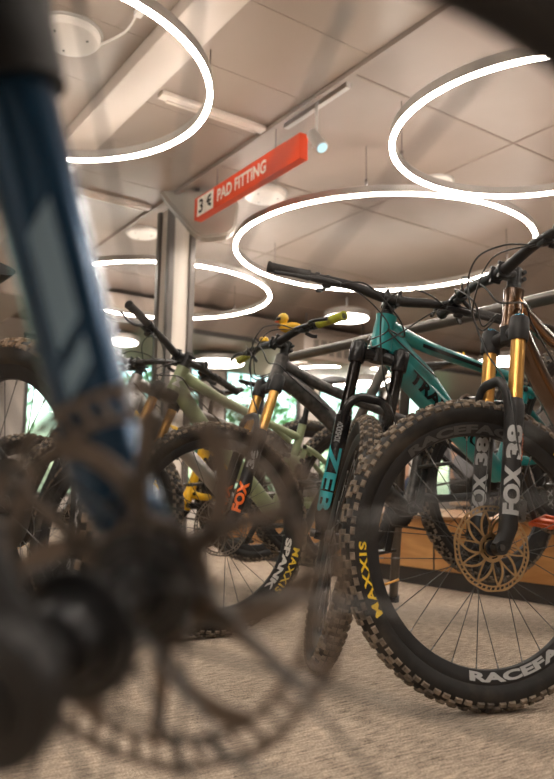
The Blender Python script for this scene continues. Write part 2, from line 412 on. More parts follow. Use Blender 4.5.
        for s in (-1, 1):
            d = V(math.cos(cang), 0, math.sin(cang)) * (-s) * .17
            part('crank_arm', lambda bm: tube(bm, [BBp + V(0, s * .075, 0), BBp + V(0, s * .085, 0) + d * .4, BBp + V(0, s * .090, 0) + d], [(.010, .019), (.009, .015), (.008, .014)], 12, flat=YY), c.get('crank_mat', BLK), root)
            def ped(bm):
                c0 = BBp + V(0, s * .145, 0) + d
                tube(bm, [c0 + V(0, -s * .055, 0), c0 + V(0, s * .05, 0)], .007, 10)
                for q in (-1, 1):
                    box(bm, c0 + V(q * .044, 0, 0), (.012, .095, .013), bev=.003); box(bm, c0 + V(0, q * .042, 0), (.09, .012, .013), bev=.003)
                box(bm, c0, (.028, .09, .014), bev=.004)
                for q in (-1, 1):
                    for e in (-.035, 0, .035): tube(bm, [c0 + V(q * .044, e, -.011), c0 + V(q * .044, e, .011)], .0016, 6)
            part('pedal', ped, c.get('pedal', GUN), root)
        def cas(bm):
            for k in range(11):
                r = .104 - .0072 * k; revolve(bm, [(r, -.018 - .0036 * k - .0012), (r, -.018 - .0036 * k)], 'Y', 40, c=RA)
            tube(bm, [RA + V(0, -.015, 0), RA + V(0, -.06, 0)], .022, 16)
        part('cassette', cas, GUN, root, key='cassette')
        def der(bm):
            tube(bm, [RA + V(.0, -.07, -.02), RA + V(.02, -.085, -.06), RA + V(.045, -.075, -.085)], [(.012, .016), (.014, .020), (.010, .012)], 10, smooth_n=3)
            tube(bm, [RA + V(.045, -.06, -.085), RA + V(.10, -.052, -.165)], [(.004, .016), (.004, .014)], 10, flat=YY)
            for p in (RA + V(.05, -.055, -.092), RA + V(.10, -.050, -.165)): revolve(bm, [(.018, -.003), (.018, .003)], 'Y', 20, c=p)
        part('rear_derailleur', der, BLK, root, key='derailleur')
        def chn(bm):
            pts = [BBp + V(-.01, -.05, .069), RA + V(.02, -.038, .072), RA + V(-.045, -.038, .055), RA + V(-.066, -.038, 0), RA + V(-.035, -.045, -.055), RA + V(.06, -.052, -.08), RA + V(.085, -.052, -.13), RA + V(.10, -.05, -.185), RA + V(.12, -.05, -.165), BBp + V(-.02, -.05, -.069), BBp + V(.045, -.05, -.052), BBp + V(.07, -.05, 0), BBp + V(.045, -.05, .052), BBp + V(-.01, -.05, .069)]
            tube(bm, pts, (.0028, .005) and [(.003, .005)] * len(pts), 6, flat=YY)
        part('chain', chn, GUN, root, key='chain')
        make_wheel('rear_wheel', root, Matrix.Translation(RA), front=False, rotor=.09, rotor_mat=ROTS, spin=1.1, lettering=[('MAXXIS', D(-110), 1, .19, c.get('tyre_print', GRYP))], rotor_y=.05, knob_mat=c.get('rear_mud'))
    # ---- front wheel
    fwm = S @ Matrix.Translation(FA)
    wk = dict(c.get('wheel', {}))
    make_wheel('front_wheel', root, fwm, **wk)
    # ---- fork
    off = .020 * PF
    lower_m = c.get('lowers', BLKM)
    def low(bm):
        for s in (-1, 1):
            o_ = off + s * .066 * YY
            tube(bm, [A0 + .005 * AX + o_ + .012 * PF, A0 + .05 * AX + o_, A0 + .30 * AX + o_, A0 + .352 * AX + o_, A0 + .362 * AX + o_], [(.013, .020), .0225, .0235, .0245, .022], 20, mi=1 if (s < 0 and c.get('two_tone')) else 0)
            mi = 1 if (s < 0 and c.get('two_tone')) else 0
            tube(bm, [FA + s * .054 * YY - .004 * PF, FA + s * .080 * YY - .004 * PF], .0165, 18, mi=mi)
            tube(bm, [FA + s * .066 * YY, A0 + .045 * AX + o_], [(.012, .018), (.012, .020)], 12, flat=YY, mi=mi)
        tube(bm, [A0 + .325 * AX + off + .012 * PF - .067 * YY, A0 + .385 * AX + off + .026 * PF - .064 * YY, A0 + .418 * AX + off + .030 * PF - .038 * YY, A0 + .422 * AX + off + .030 * PF, A0 + .418 * AX + off + .030 * PF + .038 * YY, A0 + .385 * AX + off + .026 * PF + .064 * YY, A0 + .325 * AX + off + .012 * PF + .067 * YY],
             [(.012, .012), (.009, .013), (.008, .013), (.008, .014), (.008, .013), (.009, .013), (.012, .012)], 12, flat=PF, smooth_n=4)
    lw = part('fork_lowers', low, lower_m, root, S, key='lowers' + lower_m.name, mats=[lower_m, BLKM])
    for s in (-1, 1): part('wiper_seal', lambda bm: tube(bm, [A0 + .358 * AX + off + s * .066 * YY, A0 + .372 * AX + off + s * .066 * YY], [.0225, .0195], 18), BLKM, lw, key='seal%d' % s)
    part('axle', lambda bm: (tube(bm, [FA - .088 * YY, FA + .086 * YY], .0075, 12), tube(bm, [FA - .094 * YY, FA - .082 * YY], .0125, 14)), GUN, lw, key='axle')
    for s in (-1, 1):
        part('stanchion', (lambda s: lambda bm: tube(bm, [A0 + .35 * AX + off + s * .066 * YY, A0 + .56 * AX + off + s * .066 * YY], .0182, 24))(s), c.get('stanchion', BLK), root, S, key='stan%d%s' % (s, c.get('stanchion', BLK).name))
    def crn(bm):
        for s in (-1, 1):
            tube(bm, [A0 + .528 * AX + off + s * .066 * YY, A0 + .535 * AX + off + s * .066 * YY, A0 + .585 * AX + off + s * .066 * YY, A0 + .592 * AX + off + s * .066 * YY], [.0235, .0255, .0255, .022], 22)
            tube(bm, [CR - .008 * AX, CR - .014 * AX + .012 * PF + s * .034 * YY, A0 + .552 * AX + off + s * .062 * YY], [(.026, .022), (.016, .020), (.016, .020)], 14, smooth_n=4)
        tube(bm, [CR - .03 * AX, CR + .013 * AX], [.026, .030], 22)
    cr_ = part('fork_crown', crn, c.get('crown', lower_m), root, S, key='crown' + c.get('crown', lower_m).name)
    for s in (-1, 1): part('top_cap', lambda bm: tube(bm, [A0 + .590 * AX + off + s * .066 * YY, A0 + .599 * AX + off + s * .066 * YY], [.015, .012], 16), c.get('cap', BLK), cr_, key='cap%d' % s + c.get('cap', BLK).name)
    def cal(bm):
        b = FA - .062 * PF * 1.0 + .10 * AX + .045 * YY
        box(bm, b, (.030, .036, .055), Matrix.Rotation(D(-28), 4, 'Y'), bev=.006); box(bm, b + V(.018, .012, 0), (.018, .014, .075), Matrix.Rotation(D(-28), 4, 'Y'), bev=.004)
        for e in (-.018, .018): tube(bm, [b + e * AX + .018 * YY, b + e * AX + .024 * YY], .007, 12)
    if c.get('caliper', True): part('brake_caliper', cal, c.get('caliper_mat', GUN), root, S, key='caliper' + c.get('caliper_mat', GUN).name)
    # ---- cockpit
    part('headset_spacers', lambda bm: [tube(bm, [HTt + k * .008 * AX, HTt + (k * .008 + .007) * AX], .0185 if k else .023, 18) for k in range(3)], BLK, root, S, key='spacers')
    bc = CR + .165 * AX + .045 * PF
    def stm(bm):
        a = CR + .165 * AX
        tube(bm, [a - .021 * AX, a + .021 * AX], .0195, 20); tube(bm, [a + .021 * AX, a + .025 * AX], [.017, .014], 16)
        tube(bm, [a + .005 * PF, bc - .01 * PF], [(.020, .016), (.024, .017)], 14, flat=YY)
        for s in (-1, 1): tube(bm, [bc + s * .012 * YY, bc + s * .026 * YY], .0215, 20)
        for s in (-1, 1):
            for e in (-1, 1): tube(bm, [bc + s * .019 * YY + e * .019 * AX - .012 * PF, bc + s * .019 * YY + e * .019 * AX + .018 * PF], .0055, 10)
            tube(bm, [a + s * .010 * AX - .018 * PF - .022 * YY, a + s * .010 * AX - .018 * PF + .022 * YY], .006, 10)
    part('stem', stm, c.get('stem', BLK), root, S, key='stem' + c.get('stem', BLK).name)
    def bpt(s, t):   # point on the bar, t = distance from the middle
        q = [(0, 0, 0), (.035, 0, 0), (.11, .012, -.001), (.17, .018, -.006), (.395, .025, -.035)]
        for i in range(4):
            if t <= q[i + 1][0]:
                f = (t - q[i][0]) / (q[i + 1][0] - q[i][0]); return bc + s * t * YY + (q[i][1] + f * (q[i + 1][1] - q[i][1])) * AX + (q[i][2] + f * (q[i + 1][2] - q[i][2])) * PF
        return bc + s * .395 * YY + .025 * AX - .035 * PF
    def bar(bm):
        ts = [-.395, -.26, -.17, -.11, -.035, .035, .11, .17, .26, .395]
        tube(bm, [bpt(math.copysign(1, t), abs(t)) for t in ts], [.011, .011, .0125, .0145, .0162, .0162, .0145, .0125, .011, .011], 16, smooth_n=4)
    hb = part('handlebar', bar, c.get('bar', BLKM), root, S, key='bar' + c.get('bar', BLKM).name)
    for s in (-1, 1):
        def grp(bm, s=s):
            a, b = bpt(s, .262), bpt(s, .398); d = (b - a).normalized(); L = (b - a).length; n = 26
            tube(bm, [a + d * (L * k / n) for k in range(n + 1)], [.0168 if k in (0, 1) else (.0178 if k > n - 2 else (.0158 if k % 2 else .0150)) for k in range(n + 1)], 18)
        gm = c.get('grip', GRIP)
        g_ = part('grip', grp, gm, hb, key='grip%d%s' % (s, gm.name))
        def lev(bm, s=s):
            p = bpt(s, .238); d = (bpt(s, .3) - bpt(s, .2)).normalized()
            tube(bm, [p - d * .007, p + d * .007], .0165, 16)
            q = p + .024 * PF - .014 * AX
            tube(bm, [p + .01 * PF, q], .007, 8)
            tube(bm, [q - d * .075 + .002 * PF, q - d * .055, q - d * .01, q + d * .020], [.0065, .0105, .0115, .009], 12, smooth_n=3)
            tube(bm, [q + d * .018, q + d * .035 + .022 * PF - .008 * AX, q + d * .075 + .028 * PF - .012 * AX, q + d * .125 + .018 * PF - .012 * AX, q + d * .134 + .024 * PF - .012 * AX], [(.005, .008), (.004, .007), (.0035, .006), (.0035, .006), (.003, .005)], 10, smooth_n=4)
        part('brake_lever', lev, c.get('lever', BLK), root, S, key='lever%d%s' % (s, c.get('lever', BLK).name))
        def shf(bm, s=s):
            p = bpt(s, .205); d = (bpt(s, .3) - bpt(s, .2)).normalized()
            tube(bm, [p - d * .005, p + d * .005], .0150, 14)
            box(bm, p - .022 * AX + .014 * PF, (.034, .030, .016), bev=.005)
            tube(bm, [p - .026 * AX + .004 * PF, p - .032 * AX - .018 * PF + d * .012, p - .030 * AX - .030 * PF + d * .025], [(.004, .008)] * 3, 8, smooth_n=2)
        part('shifter' if s < 0 else 'dropper_remote', shf, BLK, root, S, key='shifter%d' % s)
    # hoses
    cm = c.get('cable', CAB)
    def P3(s, t, dp, da): return bpt(s, t) + dp * PF + da * AX
    Sv = lambda p: S @ p
    hl = part('brake_hose', lambda bm: tube(bm, [P3(1, .165, .026, -.014), P3(1, .10, .055, .012), P3(1, .02, .085, .01), CR + .10 * AX + .12 * PF - .03 * YY, CR - .06 * AX + .085 * PF + .01 * YY, A0 + .42 * AX + off + .03 * PF + .060 * YY, A0 + .33 * AX + off + .02 * PF + .094 * YY, A0 + .16 * AX + off - .022 * PF + .078 * YY, FA - .05 * PF + .13 * AX + .05 * YY], .0026, 8, smooth_n=8), cm, root, S, key='hose' + cm.name)
    part('brake_hose', lambda bm: tube(bm, [Sv(P3(-1, .165, .026, -.014)), Sv(P3(-1, .09, .06, .0)), Sv(CR + .10 * AX + .10 * PF + .02 * YY), Sv(CR + .05 * AX + .075 * PF + .055 * YY), CR + .07 * AX + .02 * PF + .04 * YY, CR + .045 * AX - .06 * PF + .032 * YY, V(-.50, .034, .76)], .0026, 8, smooth_n=8), cm, root)
    part('shift_cable', lambda bm: tube(bm, [Sv(P3(-1, .19, .03, -.026)), Sv(P3(-1, .10, .075, -.04)), Sv(CR + .06 * AX + .115 * PF - .0 * YY), Sv(CR + .02 * AX + .06 * PF - .045 * YY), CR + .06 * AX + .0 * PF - .04 * YY, CR + .04 * AX - .07 * PF - .03 * YY], .0022, 8, smooth_n=8), cm, root)
    part('dropper_cable', lambda bm: tube(bm, [Sv(P3(1, .19, .03, -.026)), Sv(P3(1, .12, .10, -.05)), Sv(CR + .03 * AX + .13 * PF + .02 * YY), Sv(CR + .0 * AX + .07 * PF - .03 * YY), CR + .05 * AX + .01 * PF - .037 * YY], .0022, 8, smooth_n=8), cm, root)
    return root, S, bpt

def P(x, y, yaw, steer, lean, pitch, lift=0): return (x, y, D(yaw), D(steer), D(lean), D(pitch), lift)

# ------------------------------------------------------------------ room (x = across, y = along the rack, away)
RA34 = Matrix.Rotation(D(34.8), 4, 'Z')
def rp(b, a, z=0): return RA34 @ V(b, a, z)
def struct(name, build, m, kind='structure', mtx=None, smooth=False, mats=None):
    o = part(name, build, m, None, mtx or RA34, smooth=smooth, mats=mats)
    if kind: o['kind'] = kind
    return o
B0, B1, AA0, AA1, CH = -4.0, 14.0, -5.0, 10.6, 2.8
carpet = carpet_mat()
CEIL = mat('ceiling_paint', (.25, .195, .165), .5, var=.04, vscale=3)
CEIL2 = mat('ceiling_panel', (.30, .24, .20), .4, var=.03, vscale=2)
BEAM = mat('beam_paint', (.44, .37, .315), .5)
WALL = mat('wall_paint', (.50, .45, .41), .7, var=.05, vscale=2)
DARK = mat('dark_trim', (.05, .042, .038), .5)
struct('floor', lambda bm: box(bm, ((B0 + B1) / 2, (AA0 + AA1) / 2, -.05), (B1 - B0, AA1 - AA0, .1)), carpet)
struct('ceiling', lambda bm: box(bm, ((B0 + B1) / 2, (AA0 + AA1) / 2, CH + .09), (B1 - B0, AA1 - AA0, .06)), CEIL)
# lower panelled ceiling field with open joints
def panels(bm):
    y = AA0 + .2
    for k in range(26):
        y0 = -4.8 + k * .58
        if y0 + .57 > AA1 - .1: break
        for (b0, b1) in ((B0 + .05, -1.2), (-1.19, 1.44), (1.66, 2.47)):
            box(bm, ((b0 + b1) / 2, y0 + .287, CH + .03), (b1 - b0, .576, .06))
struct('trim_1', panels, CEIL2)
struct('trim_2', lambda bm: box(bm, (2.49, (AA0 + AA1) / 2, CH + .02), (.03, AA1 - AA0, .09)), CEIL)
def beam(bm):
    box(bm, (1.55, (AA0 + AA1) / 2, CH - .01), (.21, AA1 - AA0 - .02, .14), bev=.006)
struct('trim_3', beam, BEAM)
def seams(bm):
    for k in range(9): box(bm, (2.52 + 5.7, -3 + k * 1.5, CH + .058), (11.3, .012, .006))
    for b in (4.0, 6.4, 9): box(bm, (b, 2.8, CH + .058), (.012, 15, .006))
struct('trim_4', seams, mat('ceiling_seam', (.22, .175, .145), .8))  # thin seam strips, a little darker than the ceiling paint
struct('wall_right', lambda bm: box(bm, (B1 + .05, (AA0 + AA1) / 2, 1.45), (.1, AA1 - AA0, 2.9)), WALL)
struct('wall_left', lambda bm: box(bm, (B0 - .05, (AA0 + AA1) / 2, 1.45), (.1, AA1 - AA0, 2.9)), WALL)
struct('wall_front', lambda bm: box(bm, ((B0 + B1) / 2, AA0 - .05, 1.45), (B1 - B0, .1, 2.9)), WALL)
# back wall with a row of windows
WINS = [(-2.6, -.6), (-.1, 2.05), (3.0, 3.9), (4.3, 5.9), (6.3, 7.9), (8.3, 9.9), (10.3, 11.9)]
Z0, Z1 = .35, 2.55
def wb(bm):
    box(bm, ((B0 + B1) / 2, AA1 + .08, Z0 / 2), (B1 - B0, .16, Z0)); box(bm, ((B0 + B1) / 2, AA1 + .08, (Z1 + 2.9) / 2), (B1 - B0, .16, 2.9 - Z1))
    xs = [B0] + [v for w_ in WINS for v in w_] + [B1]
    for i in range(0, len(xs), 2):
        box(bm, ((xs[i] + xs[i + 1]) / 2, AA1 + .08, (Z0 + Z1) / 2), (xs[i + 1] - xs[i], .16, Z1 - Z0))
struct('wall_back', wb, WALL)
GLASS = mat('window_glass', (.66, .92, .95), .02, trans=1.0)
for i, (b0, b1) in enumerate(WINS):
    def fr_(bm):
        for b in (b0 + .03, b1 - .03, (b0 + b1) / 2) if b1 - b0 > 1.2 else (b0 + .03, b1 - .03): box(bm, (b, AA1 + .05, (Z0 + Z1) / 2), (.06, .07, Z1 - Z0))
        for z in (Z0 + .03, Z1 - .03): box(bm, ((b0 + b1) / 2, AA1 + .05, z), (b1 - b0, .07, .06))
        box(bm, ((b0 + b1) / 2, AA1 - .01, Z1 + .03), (b1 - b0 + .1, .10, .16))
    o = struct('window_%d' % (i + 1), fr_, DARK)
    part('glass_pane', lambda bm: box(bm, ((b0 + b1) / 2, AA1 + .07, (Z0 + Z1) / 2), (b1 - b0 - .06, .006, Z1 - Z0 - .06)), GLASS, o, Matrix(), smooth=False)
# dropped bulkhead above the back of the shop
def bulk(bm):
    box(bm, (8.55, 9.35, 2.62), (10.85, 2.4, .36), bev=.01)
struct('trim_5', bulk, CEIL2)
struct('trim_6', lambda bm: box(bm, (8.55, 8.135, 2.47), (10.85, .03, .06)), DARK)
struct('trim_7', lambda bm: (box(bm, (1.1, 8.9, 2.68), (2.6, 1.6, .24), bev=.02)), CEIL2)
# ground and greenery outside
GRASS = mat('grass', (.12, .25, .07), .9, var=.4, vscale=3)
struct('ground_outside', lambda bm: box(bm, (4, 26, -.3), (60, 30.6, .1)), GRASS)
# white strips (sprinkler and cable trunking)
for (b0, b1, a, lab) in ((1.73, 2.46, 3.74, 'nearer long white ceiling strip between the beam and the step'), (1.73, 2.46, 5.42, 'farther white ceiling strip, close to the column top')):
    tag(part('ceiling_strip', lambda bm: (box(bm, ((b0 + b1) / 2, a, CH - .015), (b1 - b0, .07, .03), bev=.006), box(bm, ((b0 + b1) / 2, a + .02, CH - .034), (b1 - b0 - .1, .02, .012))), mat('strip_white', (.66, .58, .51), .45), None, RA34), lab, 'ceiling strip')
# column
def colm(bm):
    s = .115; H_ = CH / 2
    box(bm, (2.70, 5.40, H_), (.19, .19, CH))
def colt(bm):
    for (u, v) in ((-1, -1), (1, -1), (-1, 1), (1, 1)):
        box(bm, (2.70 + u * .098, 5.40 + v * .098, CH / 2), (.05, .05, CH), bev=.004)
COLW = mat('column_white', (.70, .64, .57), .5)
o = part('column', colm, COLW, None, RA34, smooth=False); tag(o, 'pale square column with dark corner strips under the ceiling step', 'column')
part('corner_strip', colt, mat('corner_strip_grey', (.12, .105, .095), .4, .4), o, smooth=False)
# ring lamps
RINGM = mat('ring_diffuser', (1, 1, 1), .5, emit=(1.0, .92, .82), es=RING_E)
RINGU = mat('ring_added_uplight', (1, 1, 1), .5, emit=(1.0, .92, .84), es=RING_E * .35)  # upward glow added to brighten the ceiling, hidden from below
RHOUS = mat('ring_housing', (.42, .39, .36), .45, .3)
ROD = mat('suspension_wire', (.12, .10, .09), .5)
def ring_lamp(cx, cy, rad, z, label, wires=3, ph=0.3, wd=.0135, hh=.06):
    root = empty('ring_lamp', Matrix.Translation((cx, cy, z)))
    tag(root, label, 'lamp', 'ring lamps under the ceiling')
    part('housing', lambda bm: revolve(bm, [(rad - wd, .006), (rad - wd, hh), (rad + wd, hh), (rad + wd, .006)], 'Z', 128, closed=True), RHOUS, root, auto=30)
    part('added_uplight', lambda bm: revolve(bm, [(rad - wd + .006, hh + .0012), (rad - wd + .006, hh + .0003), (rad + wd - .006, hh + .0003), (rad + wd - .006, hh + .0012)], 'Z', 128, closed=True), RINGU, root, auto=30)  # added glowing strip on top of the housing, lights the ceiling
    part('diffuser', lambda bm: revolve(bm, [(rad - wd + .001, -.006), (rad - wd + .001, .0055), (rad + wd - .001, .0055), (rad + wd - .001, -.006)], 'Z', 128, closed=True), RINGM, root, auto=30)
    for k in range(wires):
        a = ph + 2 * math.pi * k / wires; p = V(rad * math.cos(a), rad * math.sin(a), hh)
        part('suspension_wire', lambda bm: (tube(bm, [p, V(p.x, p.y, CH - z + .05)], .0035, 6), tube(bm, [p, p + V(0, 0, .05)], .010, 8)), ROD, root)
ring_lamp(.855, 6.0, 1.225, 2.5, 'largest glowing ring lamp, in the middle above the teal handlebar')
ring_lamp(1.41, 3.80, .80, 2.42, 'glowing ring lamp at the upper right, cut by the frame edge', ph=2.6)
ring_lamp(-1.25, 3.46, .885, 2.5, 'glowing ring lamp at the upper left beside the pale beam', ph=.2)
ring_lamp(-1.2, 7.5, 1.11, 2.5, 'glowing ring lamp passing behind the pale column', ph=.9)
ring_lamp(.95, 12.0, 1.0, 2.36, 'small far glowing ring lamp seen above the yellow-green grip')
# unseen ring lamps of the same kind, added for light from out of view
ring_lamp(-.2, .3, 1.2, 2.55, 'unseen ring lamp added for light over the camera side of the shop')
ring_lamp(3.9, 1.6, 1.2, 2.55, 'unseen ring lamp added for light over the right side of the shop')
ring_lamp(-1.8, -2.2, 1.2, 2.55, 'unseen ring lamp added for light, farthest behind the camera')
ring_lamp(4.6, 5.6, 1.2, 2.55, 'unseen ring lamp added for light far right of the rack')
DISC = mat('disc_diffuser', (1, 1, 1), .5, emit=(1.0, .93, .84), es=5.0)
def disc_lamp(b, a, z, rad, label):
    p = rp(b, a, z); root = empty('disc_lamp', Matrix.Translation(p)); tag(root, label, 'lamp', 'round disc lamps at the back')
    part('housing', lambda bm: revolve(bm, [(rad + .02, 0), (rad + .02, .07), (rad - .05, .10)], 'Z', 48), RHOUS, root)
    part('diffuser', lambda bm: revolve(bm, [(rad - .04, -.02), (rad, -.012), (rad, -.001)], 'Z', 48), DISC, root)
    part('stem', lambda bm: tube(bm, [V(0, 0, .09), V(0, 0, .3)], .012, 8), RHOUS, root)
disc_lamp(5.3, 9.15, 2.30, .38, 'bright oval disc lamp just right of the column')
disc_lamp(5.75, 6.8, 2.6, .26, 'bright disc lamp above the yellow-green grip')
disc_lamp(7.12, 8.0, 2.05, .29, 'bright disc lamp low under the rail left of the teal head tube')
disc_lamp(9.2, 7.1, 2.5, .42, 'bright disc lamp behind the bronze fork')
disc_lamp(3.6, 8.7, 2.32, .24, 'small bright disc lamp at the far left of the column')
# round ceiling fittings
FIT = mat('fitting_white', (.62, .57, .52), .45)
for (b, a, rad, lab) in ((1.10, 3.50, .16, 'round white ceiling fitting at the top left next to the beam'), (2.72, 6.15, .15, 'round white ceiling fitting left of the column'), (3.13, 4.72, .17, 'round white ceiling fitting behind the red sign'), (4.05, 3.75, .13, 'dark round ceiling fitting above the bronze handlebar')):
    p = rp(b, a, CH + (.06 if b > 2.5 else .0)); o = empty('ceiling_fitting', Matrix.Translation(p)); tag(o, lab, 'ceiling fitting')
    part('cover', lambda bm: revolve(bm, [(rad, 0), (rad, -.03), (rad * .92, -.045), (rad * .5, -.05)], 'Z', 40), FIT, o)
    part('base_ring', lambda bm: revolve(bm, [(rad * 1.08, .005), (rad * 1.08, -.012)], 'Z', 40), RHOUS, o)
    for k in range(3): part('screw', lambda bm: revolve(bm, [(.008, -.046), (.006, -.053)], 'Z', 10, c=(rad * .6 * math.cos(k * 2.1), rad * .6 * math.sin(k * 2.1), 0)), GUN, o)
# conduit beside the fitting
tag(part('conduit', lambda bm: (tube(bm, [V(1.24, 3.52, 2.78), V(1.32, 3.3, 2.78), V(1.30, 3.1, 2.77)], .006, 8, smooth_n=5), box(bm, (1.31, 2.98, 2.775), (.04, .3, .03), bev=.005), box(bm, (1.33, 2.80, 2.76), (.06, .06, .05), bev=.006)), FIT, None, RA34), 'thin white conduit with junction box between round fitting and beam', 'conduit')
# hanging sign
SIGN = mat('sign_orange_red', (.82, .075, .018), .45)
def sign():
    a0, a1 = 3.40, 4.72; b = 2.53; zc = 2.565; hh = .165
    root = empty('hanging_sign', RA34 @ Matrix.Translation((b, (a0 + a1) / 2, zc - hh / 2))); tag(root, 'orange-red hanging sign with white words above the bikes', 'sign')
    L = a1 - a0
    part('sign_box', lambda bm: box(bm, (0, 0, hh / 2), (.06, L, hh), bev=.003), SIGN, root, smooth=False)
    fx = -.0315
    part('white_panel', lambda bm: box(bm, (fx + .0008, L / 2 - .165, hh / 2), (.002, .235, hh * .86)), mat('sign_white', (.95, .90, .82), .5), root, smooth=False)
    part('panel_divider', lambda bm: box(bm, (fx - .0006, L / 2 - .165, hh / 2), (.001, .003, hh * .86)), GRYP, root, smooth=False)
    TW = mat('sign_letter_white', (.95, .90, .82), .5)
    text_obj('lettering', 'PAD FITTING', lambda x, y: V(fx - .0008, L / 2 - .34 - x, .038 + y), TW, root, w=.62, h=.092, bold=.03)
    text_obj('number', '3', lambda x, y: V(fx - .0012, L / 2 - .075 - x, .030 + y), BLKP, root, w=.062, h=.105, bold=.02)
    def hand(bm):   # little pictogram of a hand on a pad
        def poly(pts): bm.faces.new([bm.verts.new(V(fx - .0012, L / 2 - .175 - u * .09, .025 + v * .115)) for u, v in pts])
        poly([(.1, .55), (.35, .85), (.75, .95), (.9, .8), (.55, .72), (.45, .6), (.85, .62), (.9, .5), (.5, .42), (.3, .38)])
        poly([(.3, .36), (.55, .4), (.85, .3), (.9, .15), (.7, .1), (.6, .22), (.42, .22)])
    part('pictogram', hand, BLKP, root, smooth=False)
    for y in (L / 2 - .28, -L / 2 + .30):
        part('suspension_wire', lambda bm: (tube(bm, [V(0, y, hh), V(0, y, CH + .06 - (zc - hh / 2))], .004, 6)), ROD, root)
sign()
# spotlight on its track
def spot():
    p = rp(2.53, 3.28, 2.50); root = empty('spotlight', Matrix.Translation(p)); tag(root, 'small grey spotlight on a track at the right end of the sign', 'spotlight')
    up = 2.80 - 2.50; WG = mat('spot_grey', (.45, .42, .39), .4)
    part('track', lambda bm: box(bm, (.0, .12, up + .03), (.035, .62, .035), Matrix.Rotation(D(34.8), 4, 'Z'), bev=.004), WG, root, smooth=False)
    part('arm', lambda bm: (tube(bm, [V(0, 0, .04), V(0, 0, up + .015)], .010, 10), box(bm, (0, 0, .04), (.05, .012, .06))), WG, root)
    d = V(.35, -.45, -.75).normalized()
    part('spot_body', lambda bm: (tube(bm, [V(0, 0, .06) - d * .07, V(0, 0, .06) - d * .06, V(0, 0, .06) + d * .09], [.025, .036, .038], 24)), WG, root)
    part('lens', lambda bm: tube(bm, [V(0, 0, .06) + d * .088, V(0, 0, .06) + d * .093], .030, 24), mat('spot_lens', (.3, .5, .6), .1, emit=(.45, .8, .95), es=.25), root)
spot()
# rounded speaker cover near the column head
def spk_(bm):
    pts = [(-.30, .04), (-.27, -.02), (-.02, -.30), (.06, -.34), (.26, -.30), (.31, -.24), (.33, -.02), (.28, .05)]
    vs = [[bm.verts.new(V(u, k, v)) for u, v in pts] for k in (-.07, .07)]
    bm.faces.new(vs[0]); bm.faces.new(vs[1][::-1])
    for i in range(len(pts)): bm.faces.new((vs[0][i], vs[0][(i + 1) % 8], vs[1][(i + 1) % 8], vs[1][i]))
    bmesh.ops.bevel(bm, geom=bm.edges[:], offset=.02, segments=3, affect='EDGES')
o = empty('wall_speaker', Matrix.Translation((-.66, 5.62, 2.78)) @ Matrix.Rotation(D(8), 4, 'Z')); tag(o, 'beige rounded speaker under the ceiling behind the sign number', 'speaker')
part('cabinet', spk_, mat('speaker_beige', (.27, .235, .20), .5), o); part('bracket', lambda bm: tube(bm, [V(0, 0, .0), V(0, 0, .085)], .02, 10), ROD, o)
# air outlet
o = empty('air_outlet', RA34 @ Matrix.Translation((6.35, 7.75, 2.40))); tag(o, 'pale air outlet grille with dark louvres below the bulkhead', 'air outlet')
part('outlet_frame', lambda bm: (box(bm, (0, 0, 0.0), (1.3, .3, .36), bev=.02)), CEIL2, o)
part('louvres', lambda bm: [box(bm, (-.45 + k * .13, -.155, -.02), (.08, .012, .2)) for k in range(8)], mat('louvre_brown', (.13, .11, .09), .6), o, smooth=False)
[part('mounting_rod', lambda bm: tube(bm, [V(x, 0, .17), V(x, 0, .46)], .015, 8), ROD, o) for x in (-.5, .5)]

# ------------------------------------------------------------------ platform and rack
WOOD = wood_mat('oak_veneer', (.46, .21, .065), (.72, .38, .14), sc=(6, .8, 6))
def plat(bm): box(bm, (3.70, 2.3, .225), (1.34, 5.6, .27), bev=.004)
o = part('display_platform', plat, WOOD, None, RA34, smooth=False); tag(o, 'long low wooden display platform with black plinth behind the bikes', 'platform')
part('plinth', lambda bm: box(bm, (3.70, 2.3, .046), (1.32, 5.56, .09)), DARK, o, smooth=False)
part('top_board', lambda bm: box(bm, (3.70, 2.3, .369), (1.38, 5.64, .018), bev=.003), wood_mat('oak_edge', (.28, .13, .05), (.45, .23, .09), sc=(6, .8, 6)), o, smooth=False)
for a in (.35, 1.6, 2.85, 4.1): part('joint_strip', lambda bm: box(bm, (3.0285, a, .225), (.004, .008, .27)), DARK, o, smooth=False)
def rack():
    RM = mat('rack_grey_tube', (.13, .118, .108), .34, .7, var=.15)
    root = empty('bike_rack', RA34 @ Matrix.Translation((2.1, 1.6, 0))); tag(root, 'dark grey tubular rack whose long rail carries the bikes by their saddles', 'rack')
    part('rail', lambda bm: tube(bm, [V(0, -1.6, 1.15), V(0, 1.32, 1.15)], .023, 20), RM, root)
    for a in (-1.05, .52):
        for s in (-1, 1):
            part('leg', lambda bm: tube(bm, [V(s * .02, a, 1.14), V(s * .36, a + .45, .012)], .0205, 16), RM, root)
            part('rubber_foot', lambda bm: tube(bm, [V(s * .36, a + .45, .0), V(s * .353, a + .44, .03)], .027, 14), BLKM, root)
        part('cross_bar', lambda bm: tube(bm, [V(-.21, a + .26, .48), V(.21, a + .26, .48)], .012, 12), RM, root)
rack()

